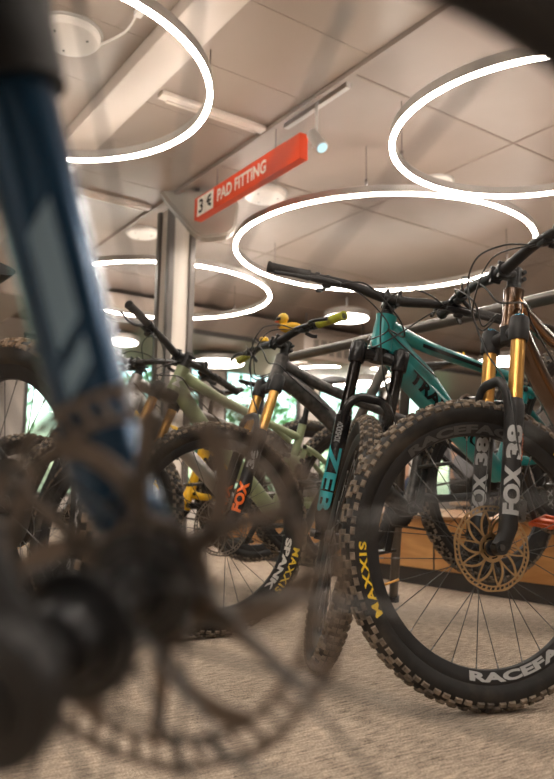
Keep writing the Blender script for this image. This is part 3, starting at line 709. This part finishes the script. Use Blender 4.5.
# ------------------------------------------------------------------ bikes
def car(name, c, coat=.8, rough=.28, metal=.5): return mat(name, c, rough, metal, coat=coat, var=.10, vscale=8)
BRZ = car('bronze_paint', (.105, .05, .018), .9, .25, .7)
TEAL = car('teal_paint', (.006, .235, .235), .5, .38, .1)
CHAR = mat('charcoal_paint', (.075, .068, .064), .35, .5, var=.3, vscale=50, dirt=(.03, .03, .03), dscale=40)
SAGE = mat('sage_green_paint', (.30, .35, .20), .35, .2, var=.1)
YELL = mat('yellow_paint', (.80, .47, .015), .35, .1, var=.08)
MUD = mat('muddy_tread', (.21, .15, .10), .9, var=.4, vscale=50)
UPN = (YY + .35 * PF)
# bronze
b1, S1, q1 = make_bike('bronze', P(.522, 1.820, -129.5, -35, -.3, 15.2), 'nearest whole bicycle at the right, bronze frame, gold fork legs, big knobbly wheel',
    dict(frame=BRZ, stanchion=GOLD, cap=mat('blue_anodised', (.05, .30, .50), .25, .8), crank=D(200),
         wheel=dict(rotor=.1015, rotor_mat=ROT, spin=0, arms=10, lettering=[('MAXXIS', D(5), 1, .172, YELP), ('MAXXIS', D(165), 1, .185, YELP)], rim_text=[('RACEFACE', D(-93), 1, .33, GRYP, True), ('RACEFACE', D(100), 1, .33, mat('dim_grey_print', (.06, .058, .056), .4), False)])))
leg_text(b1, S1, 'FOX', 1, .08, .20, .044, UPN, GRYP)
leg_text(b1, S1, '38', 1, .215, .30, .040, UPN, GRYP)
leg_text(b1, S1, 'FACTORY', 1, .215, .285, .008, YY - .75 * PF, ORGP, bold=.01)
leg_text(b1, S1, 'FOX', -1, .085, .195, .040, YY + .9 * PF, GRYP)
leg_text(b1, S1, '38', -1, .215, .29, .034, YY + .9 * PF, GRYP)
def crescent(bm):
    pts = []
    for k in range(13):
        a = D(-75 + 150 * k / 12); pts.append((.020 * math.cos(a) - .006, .028 * math.sin(a)))
    for th in (.0016,):
        prev = None
        for (u, v) in pts:
            wv = .0035 * math.cos(math.asin(max(-1, min(1, v / .03)))) + .0006
            c_ = [(u - wv / 2, v), (u + wv / 2, v)]; row = []
            for (uu_, vv) in c_:
                an = uu_ / .0272 + .1; n = (YY * .8 + PF * .6).normalized(); s = AX.cross(n)
                row.append(bm.verts.new(CR + .065 * AX + vv * AX + (n * math.cos(an) + s * math.sin(an)) * .0285))
            if prev: bm.faces.new((prev[0], prev[1], row[1], row[0]))
            prev = row
part('head_badge', crescent, mat('orange_gold_print', (.75, .30, .03), .35, .4), b1, smooth=False)
# teal
b2, S2, q2 = make_bike('teal', P(.136, 2.248, -143.1, 53.6, -6.4, 16.0), 'teal bicycle with black fork, its front tyre facing the camera, between bronze and charcoal bicycles',
    dict(frame=TEAL, frame2=TEAL, stanchion=mat('black_gloss_tube', (.03, .028, .027), .12, .8), lowers=mat('gloss_black', (.012, .012, .013), .22, .1), dt=.048, head=1.2,
         pedal=mat('orange_pedal', (.55, .10, .03), .35, .6), crank=D(75), wheel=dict(rotor=.1015, spin=.4, rim_mat=BLKM)))
dtp0, dtp1 = V(-.395, 0, .788), V(-.745, 0, .425)
f_ = on_tube(dtp0, dtp1, .0335, YY + V(.0, 0, -.05))
text_obj('frame_lettering', 'TRANSITION', f_(.044), BLKP, b2, w=.48, h=.044, bold=.04, cuts=2)
f_ = on_tube(HTb + .02 * AX, HTt, .029, YY + .5 * PF); text_obj('head_badge', 'TR', f_(.03), BLKP, b2, w=.055, h=.03, bold=.03)
def ttstripe(bm):
    a, b = V(-.47, 0, .868), V(-.83, 0, .718); fn = on_tube(a, b, .0215, YY)(.012)
    L = (b - a).length; prev = None
    for k in range(9):
        r_ = [bm.verts.new(fn(L * k / 8, .0)), bm.verts.new(fn(L * k / 8, .012))]
        if prev: bm.faces.new((prev[0], r_[0], r_[1], prev[1]))
        prev = r_
part('frame_stripe', ttstripe, BLKP, b2, smooth=False)
NZ = (PF * 1.0 - YY * .35)
leg_text(b2, S2, 'ZEB', -1, .065, .265, .044, NZ, TEAP, down=True, bold=.035)
leg_text(b2, S2, 'ROCKSHOX', -1, .275, .335, .018, NZ, GRYP, down=True, bold=.0)
# charcoal with yellow-green grips
GRN = mat('lime_grip', (.42, .44, .03), .7, bump=.5, bscale=200, dirt=(.18, .15, .03), dscale=25)
b3, S3, q3 = make_bike('charcoal', P(-.195, 2.62, -154.5, 4.4, 4.6, 6.2), 'charcoal bicycle with lime grips, gold fork legs and orange fork lettering',
    dict(frame=CHAR, frame2=BLKM, stanchion=GOLD, curved=True, grip=GRN, tyre_print=GRYP, crank=D(-70),
         wheel=dict(rotor=.1015, rotor_mat=ROTS, spin=0, lettering=[('MAXXIS', D(216), 1, .18, YELP)], rim_text=[('SPANK', D(215), 1, .20, WHT, False)])))
for s in (1, -1): leg_text(b3, S3, 'FOX', s, .06, .17, .038, YY + .5 * PF, ORGP)
leg_text(b3, S3, '36', 1, .22, .29, .03, YY + .5 * PF, GRYP)
def rings_(bm):
    for k in range(6):
        p = V(-1.006 - .0035 * k, 0, .842 + .0135 * k); revolve(bm, [(.0145, p.z - .0035), (.021, p.z), (.0145, p.z + .0035)], 'Z', 24, c=(p.x, 0, 0))
part('seatpost_ribs', rings_, WHT, b3)
text_obj('saddle_letter', 'N', on_tube(V(-1.14, .058, .950), V(-1.09, .058, .950), .06, YY)(.03), YELP, b3, w=.04, h=.034, bold=.06)
# sage green
b4, S4, q4 = make_bike('sage', P(-.69, 2.905, -143.1, -70, -7, 4.9), 'sage green bicycle with its handlebar turned up, left of the charcoal bicycle',
    dict(frame=SAGE, stanchion=GOLD, crank=D(-60), grip=GRIP, dt=.034, wheel=dict(rotor=.1015, spin=1.0)))
f_ = on_tube(HTb + .02 * AX, HTt, .029, YY + .4 * PF); text_obj('head_badge', 'M', f_(.035), WHT, b4, w=.045, h=.035, bold=.01)
# yellow
b5, S5, q5 = make_bike('yellow', P(-1.16, 3.45, -147, 12, 0, 5), 'yellow framed bicycle seen low behind the sage green one',
    dict(frame=YELL, stanchion=GOLD, crank=D(10), wheel=dict(rotor=.09, spin=.3)))
# silver bike behind
SILV = mat('silver_paint', (.34, .32, .30), .3, .7)
b6, S6, q6 = make_bike('silver', P(-.87, 3.19, -146, 22, 0, 6), 'silver bicycle between the sage green and the yellow framed bicycle',
    dict(frame=SILV, stanchion=GUN, lowers=SILV, crank=D(40), wheel=dict(rotor=.09, spin=.3)))
# bike on the other side of the rack
b7, S7, q7 = make_bike('black2', P(2.24, 4.25, 35, 25, 0, 0, .379), 'black bicycle standing on the wooden platform behind the rack, facing away',
    dict(frame=BLKM, stanchion=GUN, crank=D(10), wheel=dict(rotor=.09, spin=.3)))
# far-left bike: muddy wheel
b8, S8, q8 = make_bike('muddy', P(-1.566, 2.45, 140, 0, 0, 4, 0), 'bicycle at the far left edge with a muddy knobbly tyre against the window',
    dict(frame=BLKM, stanchion=BLK, crank=D(0), rear_mud=MUD, wheel=dict(rotor=.09, spin=.3, knob_mat=MUD)))
# foreground bike, raised on a stand, camera looks through its front wheel
BLUEF = mat('deep_blue_fork_paint', (.012, .06, .13), .22, .6, coat=.6)
b0, S0, q0 = make_bike('near', (-.0709, .3673, D(-21.07), 0, D(12.3), D(17.3), 0), 'blurred bicycle closest to the camera with dark blue fork leg and wide brake rotor',
    dict(frame=BLKM, stanchion=BLK, lowers=BLUEF, crank=D(0), only_front=True, caliper=False, two_tone=True,
         wheel=dict(rotor=.102, rotor_mat=mat('dusty_rotor', (.17, .135, .108), .5, .4), spin=.2, arms=6, rotor_bold=2.0, shallow=True)))
M0 = Matrix.Translation((-.0745, .3543, .449)) @ Matrix.Rotation(D(-16.8), 4, 'Z') @ Matrix.Rotation(D(12.2), 4, 'X') @ Matrix.Rotation(D(13.9), 4, 'Y') @ Matrix.Translation(-FA)
b0.matrix_world = M0
def band(bm):   # pale decal patch with slanted ends on the far fork leg, and a black sleeve above it
    off = .020 * PF + .066 * YY; n = (-YY + .2 * PF).normalized(); u = AX.cross(n)
    for (s0, s1, w0, w1) in ((.125, .19, -.1, .55), (.10, .115, -.1, .55)):
        prev = None
        for k in range(9):
            row = []
            for t_ in (s0, s1):
                a = w0 + (w1 - w0) * k / 8; row.append(bm.verts.new(A0 + (t_ + .018 * k / 8) * AX + off + (n * math.cos(a) + u * math.sin(a)) * .0242))
            if prev: bm.faces.new((prev[0], prev[1], row[1], row[0]))
            prev = row
part('leg_decal', band, mat('pale_blue_print', (.22, .33, .42), .35), b0, S0)
part('axle_cap', lambda bm: (tube(bm, [FA - .076 * YY, FA - .080 * YY, FA - .090 * YY, FA - .093 * YY], [.022, .027, .027, .022], 28), tube(bm, [FA - .090 * YY, FA - .097 * YY], .012, 20)), BLKM, b0, S0)
part('leg_sleeve', lambda bm: tube(bm, [A0 + .275 * AX + .020 * PF + .066 * YY, A0 + .37 * AX + .020 * PF + .066 * YY], [.030, .034], 20), BLKM, b0, S0)

# ------------------------------------------------------------------ trees outside the windows
LEAF = mat('leaves', (.16, .30, .10), .8, var=.5, vscale=6)
BARK = mat('bark', (.16, .11, .08), .9, var=.3, vscale=10)
TN = ['leftmost', 'second from the left', 'third from the left', 'middle', 'third from the right', 'second from the right', 'rightmost']
for i in range(7):
    b = -4.2 + i * 3.6; a = 14.2 + (i % 3) * 1.1; rnd = random.Random(i)
    root = empty('tree', RA34 @ Matrix.Translation((b, a, -.25))); tag(root, 'leafy green tree outside the windows, %s of the seven' % TN[i], 'tree', 'trees outside the windows')
    part('trunk', lambda bm: [tube(bm, [V(0, 0, 0), V(.05, 0, 1.2), V(rnd.uniform(-.2, .2), 0, 2.4)], [.12, .09, .05], 10, smooth_n=4)] + [tube(bm, [V(.03, 0, .9 + k * .25), V(rnd.uniform(-.9, .9), rnd.uniform(-.4, .4), 1.6 + k * .35), V(rnd.uniform(-1.3, 1.3), rnd.uniform(-.5, .5), 2.5 + k * .3)], [.05, .03, .012], 8, smooth_n=4) for k in range(5)], BARK, root)
    def crown(bm):
        for k in range(900):
            c_ = V(max(-1.6, min(1.6, rnd.gauss(0, .8))), max(-1.4, min(1.4, rnd.gauss(0, .5))), 2.1 + rnd.gauss(0, .8)); n = V(rnd.gauss(0, 1), rnd.gauss(0, 1), rnd.gauss(0, 1)).normalized(); t = n.orthogonal().normalized(); u_ = n.cross(t); z_ = rnd.uniform(.06, .14)
            bm.faces.new([bm.verts.new(c_ + t * z_), bm.verts.new(c_ + u_ * z_ * .5 + n * .02), bm.verts.new(c_ - t * z_), bm.verts.new(c_ - u_ * z_ * .5 + n * .02)])
    part('crown', crown, LEAF, root, smooth=False)

# ------------------------------------------------------------------ seated people behind the platform
SKIN = mat('skin', (.46, .27, .18), .5, var=.06)
HAIR = mat('brown_hair', (.045, .025, .014), .6, bump=.6, bscale=120)
def skin_mesh(name, chains, m, parent, root_i=0, sub=2):
    me = bpy.data.meshes.new(name); vs, es, rad = [], [], []; idx = {}
    for ch in chains:
        prev = None
        for (k, p, r_) in ch:
            if k not in idx: idx[k] = len(vs); vs.append(p); rad.append(r_)
            if prev is not None: es.append((prev, idx[k]))
            prev = idx[k]
    me.from_pydata(vs, es, []); o = link(name, me)
    md = o.modifiers.new('skin', 'SKIN'); 
    for i, r_ in enumerate(rad):
        sv = me.skin_vertices[0].data[i]; sv.radius = (r_, r_) if isinstance(r_, float) else r_; sv.use_root = (i == root_i)
    sb = o.modifiers.new('sub', 'SUBSURF'); sb.levels = sub; sb.render_levels = sub
    dg = bpy.context.evaluated_depsgraph_get(); m2 = bpy.data.meshes.new_from_object(o.evaluated_get(dg)); bpy.data.objects.remove(o)
    m2.materials.clear(); m2.materials.append(m)
    for p_ in m2.polygons: p_.use_smooth = True
    return link(name, m2, parent)
def person(x, y, rz, label, shirt, trouser, cap=None, lean=.06):
    root = empty('person', Matrix.Translation((x, y, 0)) @ Matrix.Rotation(rz, 4, 'Z') @ Matrix.Scale(1.1, 4)); tag(root, label, 'person')
    # faces +x locally
    hz = .52; nk = (lean, 0, 1.06); sh = lambda s: (lean, s * .17, 1.0)
    ch = [[('p', (0, 0, hz), (.13, .10)), ('b', (.01, 0, .72), (.12, .09)), ('c', (lean * .7, 0, .92), (.14, .10)), ('n', nk, .05), ('n2', (lean + .01, 0, 1.11), .05)]]
    for s in (-1, 1):
        ch.append([('c', 0, 0), ('s%d' % s, sh(s), .062), ('e%d' % s, (lean + .06, s * .21, .74), .043), ('w%d' % s, (lean + .30, s * .14, .72), .028), ('h%d' % s, (lean + .37, s * .125, .715), (.035, .018))])
        for j, (dy, L) in enumerate(((-.028, .065), (-.010, .080), (.010, .078), (.028, .060))):
            ch.append([('h%d' % s, 0, 0), ('f%d%d' % (s, j), (lean + .40 + L * .4, s * .125 + dy, .712), .009), ('g%d%d' % (s, j), (lean + .39 + L, s * .125 + dy, .695), .008)])
        ch.append([('w%d' % s, 0, 0), ('t%d' % s, (lean + .35, s * .125 - s * .045, .712), .010), ('u%d' % s, (lean + .39, s * .125 - s * .055, .70), .009)])
        ch.append([('p', 0, 0), ('hp%d' % s, (.06, s * .09, hz - .01), .085), ('k%d' % s, (.44, s * .12, .50), .060), ('a%d' % s, (.42, s * .12, .10), .040), ('ft%d' % s, (.46, s * .12, .045), (.04, .035)), ('to%d' % s, (.60, s * .13, .032), (.038, .024))])
    ch = [[(k, p if p else (0, 0, 0), r_ if r_ else .05) for (k, p, r_) in c_] for c_ in ch]
    body = skin_mesh('body', ch, SKIN, root)
    # clothes
    sc = [[('p', (0, 0, hz + .01), (.145, .115)), ('b', (.01, 0, .72), (.135, .105)), ('c', (lean * .7, 0, .92), (.152, .112)), ('n', (lean, 0, 1.035), .066)]]
    for s in (-1, 1): sc.append([('c', 0, 0), ('s%d' % s, sh(s), .076), ('e%d' % s, (lean + .06, s * .21, .74), .056), ('w%d' % s, (lean + .24, s * .155, .722), .044)])
    sc = [[(k, p if p else (0, 0, 0), r_ if r_ else .05) for (k, p, r_) in c_] for c_ in sc]
    skin_mesh('shirt', sc, shirt, root)
    tc_ = [[('p', (0, 0, hz - .01), (.15, .12)), ('p2', (0, 0, hz + .06), (.14, .11))]]
    for s in (-1, 1): tc_.append([('p', 0, 0), ('hp%d' % s, (.06, s * .09, hz - .01), .098), ('k%d' % s, (.44, s * .12, .50), .075), ('a%d' % s, (.42, s * .12, .12), .058)])
    tc_ = [[(k, p if p else (0, 0, 0), r_ if r_ else .05) for (k, p, r_) in c_] for c_ in tc_]
    skin_mesh('trousers', tc_, trouser, root)
    for s in (-1, 1): part('shoe', lambda bm: tube(bm, [V(.38, s * .12, .045), V(.46, s * .122, .05), V(.58, s * .13, .036), V(.64, s * .132, .028)], [(.035, .042), (.045, .048), (.046, .034), (.03, .022)], 14, flat=YY, smooth_n=3), BLKM, root)
    hc = V(lean + .025, 0, 1.215)
    def head(bm):
        bmesh.ops.create_uvsphere(bm, u_segments=28, v_segments=20, radius=1)
        for v in bm.verts:
            p = v.co.copy(); q = V(p.x * .098, p.y * .076, p.z * .118)
            if p.z < 0: q.y *= 1 + .28 * p.z; q.x = q.x * (1 + .18 * p.z) + .012 * -p.z
            if p.x > .8 and abs(p.y) < .3 and -.35 < p.z < .12: q.x += .022 * (1 - abs(p.y) / .3)          # nose
            if p.x > .7 and .12 < p.z < .3 and .2 < abs(p.y) < .6: q.x -= .008                                # eye sockets
            v.co = q + hc
        for s in (-1, 1): tube(bm, [hc + V(-.012, s * .070, -.015), hc + V(-.018, s * .086, -.012)], [(.012, .026), (.016, .030)], 12)
    hd = part('head', head, SKIN, root)
    for s in (-1, 1): part('eye', lambda bm: revolve(bm, [(.001, -.009), (.007, -.005), (.009, 0), (.007, .005), (.001, .009)], 'Y', 12, c=hc + V(.086, s * .030, .022)), mat('eye_dark', (.05, .04, .035), .2), hd)
    part('mouth', lambda bm: tube(bm, [hc + V(.084, -.022, -.058), hc + V(.093, 0, -.060), hc + V(.084, .022, -.058)], .0045, 8, smooth_n=3), mat('lip', (.42, .15, .12), .5), hd)
    def hair(bm):
        bmesh.ops.create_uvsphere(bm, u_segments=28, v_segments=20, radius=1)
        for v in bm.verts:
            p = v.co.copy(); q = V(p.x * .108 - .014, p.y * .087, p.z * .124 + .010)
            if p.x > .2 and p.z < .45: q = V(-.02, p.y * .07, .03 + p.z * .02)
            elif p.z < -.2: q.z = max(q.z, -.06); q.x -= .01
            v.co = q + hc
    part('hair', hair, HAIR, hd)
    if cap:
        part('cap', lambda bm: (revolve(bm, [(.094, .045), (.098, .075), (.085, .115), (.05, .140), (.01, .146)], 'Z', 28, c=hc + V(-.008, 0, -.01)), tube(bm, [hc + V(.06, 0, .045), hc + V(.15, 0, .038)], [(.075, .006), (.045, .005)], 14, flat=YY)), cap, hd)
    return root
def stool(x, y, label):
    o = empty('stool', Matrix.Translation((x, y, 0)) @ Matrix.Scale(.95, 4)); tag(o, label, 'stool')
    part('seat', lambda bm: revolve(bm, [(.17, .40), (.18, .41), (.17, .435), (.05, .44)], 'Z', 32), mat('stool_seat', (.30, .18, .09), .5), o)
    for k in range(4):
        a = math.pi / 4 + k * math.pi / 2; part('leg', lambda bm: tube(bm, [V(.11 * math.cos(a), .11 * math.sin(a), .41), V(.17 * math.cos(a), .17 * math.sin(a), .0)], .012, 10), GUN, o)
WSH = mat('white_cloth', (.62, .60, .58), .8); GSH = mat('grey_cloth', (.16, .16, .17), .8)
person(1.22, 7.05, D(172), 'seated person in a white cap and pale shirt, seen beside the teal down tube', WSH, mat('navy_cloth', (.03, .04, .07), .8), cap=WSH)
person(1.86, 7.25, D(62), 'seated person with brown hair and grey shirt, seen above the bronze front tyre', GSH, mat('black_cloth', (.02, .02, .02), .8))
stool(1.22, 7.05, 'small wooden stool under the person in a white cap')
stool(1.86, 7.25, 'small wooden stool under the person in a grey shirt')

# ------------------------------------------------------------------ small things on the charcoal handlebar
def w3(s, t, dp=0, da=0): return b3.matrix_basis @ (S3 @ (q3(s, t) + dp * PF + da * AX))
def duck():
    p = w3(1, .07, 0, .0165); dirv = (w3(1, .2) - w3(1, .05)).normalized()
    yaw = D(165)
    root = empty('toy_duck', Matrix.Translation(p) @ Matrix.Rotation(yaw + .5, 4, 'Z')); tag(root, 'yellow toy duck with helmet and goggles on the charcoal handlebar', 'toy')
    DY = mat('duck_yellow', (.80, .46, .02), .35)
    part('body', lambda bm: tube(bm, [V(-.048, 0, .038), V(-.034, 0, .027), V(-.006, 0, .020), V(.020, 0, .026), V(.030, 0, .034)], [(.004, .004), (.017, .013), (.024, .021), (.018, .018), (.008, .008)], 20, flat=YY, smooth_n=4), DY, root)
    for s in (-1, 1): part('wing', lambda bm: tube(bm, [V(.012, s * .020, .026), V(-.010, s * .025, .028), V(-.036, s * .018, .036)], [(.003, .006), (.004, .012), (.002, .004)], 12, flat=YY, smooth_n=3), DY, root)
    def hd(bm): revolve(bm, [(.001, .033), (.012, .036), (.0185, .045), (.019, .053), (.015, .063), (.007, .070), (.001, .071)], 'Z', 24, c=(.020, 0, 0))
    h = part('head', hd, DY, root)
    part('helmet', lambda bm: revolve(bm, [(.0205, .050), (.0215, .056), (.018, .067), (.009, .075), (.001, .0765)], 'Z', 24, c=(.018, 0, .001)), mat('helmet_yellow', (.85, .58, .05), .3), h)
    part('goggles', lambda bm: tube(bm, [V(.030, -.015, .053), V(.039, -.006, .053), V(.039, .006, .053), V(.030, .015, .053)], [(.006, .006)] * 4, 10, smooth_n=3), BLK, h)
    part('beak', lambda bm: tube(bm, [V(.036, 0, .043), V(.050, 0, .041)], [(.009, .005), (.005, .002)], 12, flat=YY), mat('beak_orange', (.85, .12, .02), .4), h)
    part('chest_scarf', lambda bm: tube(bm, [V(.034, 0, .030), V(.030, 0, .022)], [(.012, .008), (.012, .010)], 12, flat=YY), mat('scarf_brown', (.25, .13, .06), .7), root)
duck()
p = w3(-1, .12, 0, .014)
root = empty('bicycle_bell', Matrix.Translation(p)); tag(root, 'small yellow bell on the far side of the charcoal handlebar', 'bell')
part('dome', lambda bm: revolve(bm, [(.019, .006), (.020, .012), (.017, .021), (.008, .027), (.002, .028)], 'Z', 24), mat('bell_yellow', (.8, .48, .02), .3, .3), root)
part('base', lambda bm: tube(bm, [V(0, 0, -.001), V(0, 0, .008)], .012, 14), BLK, root)
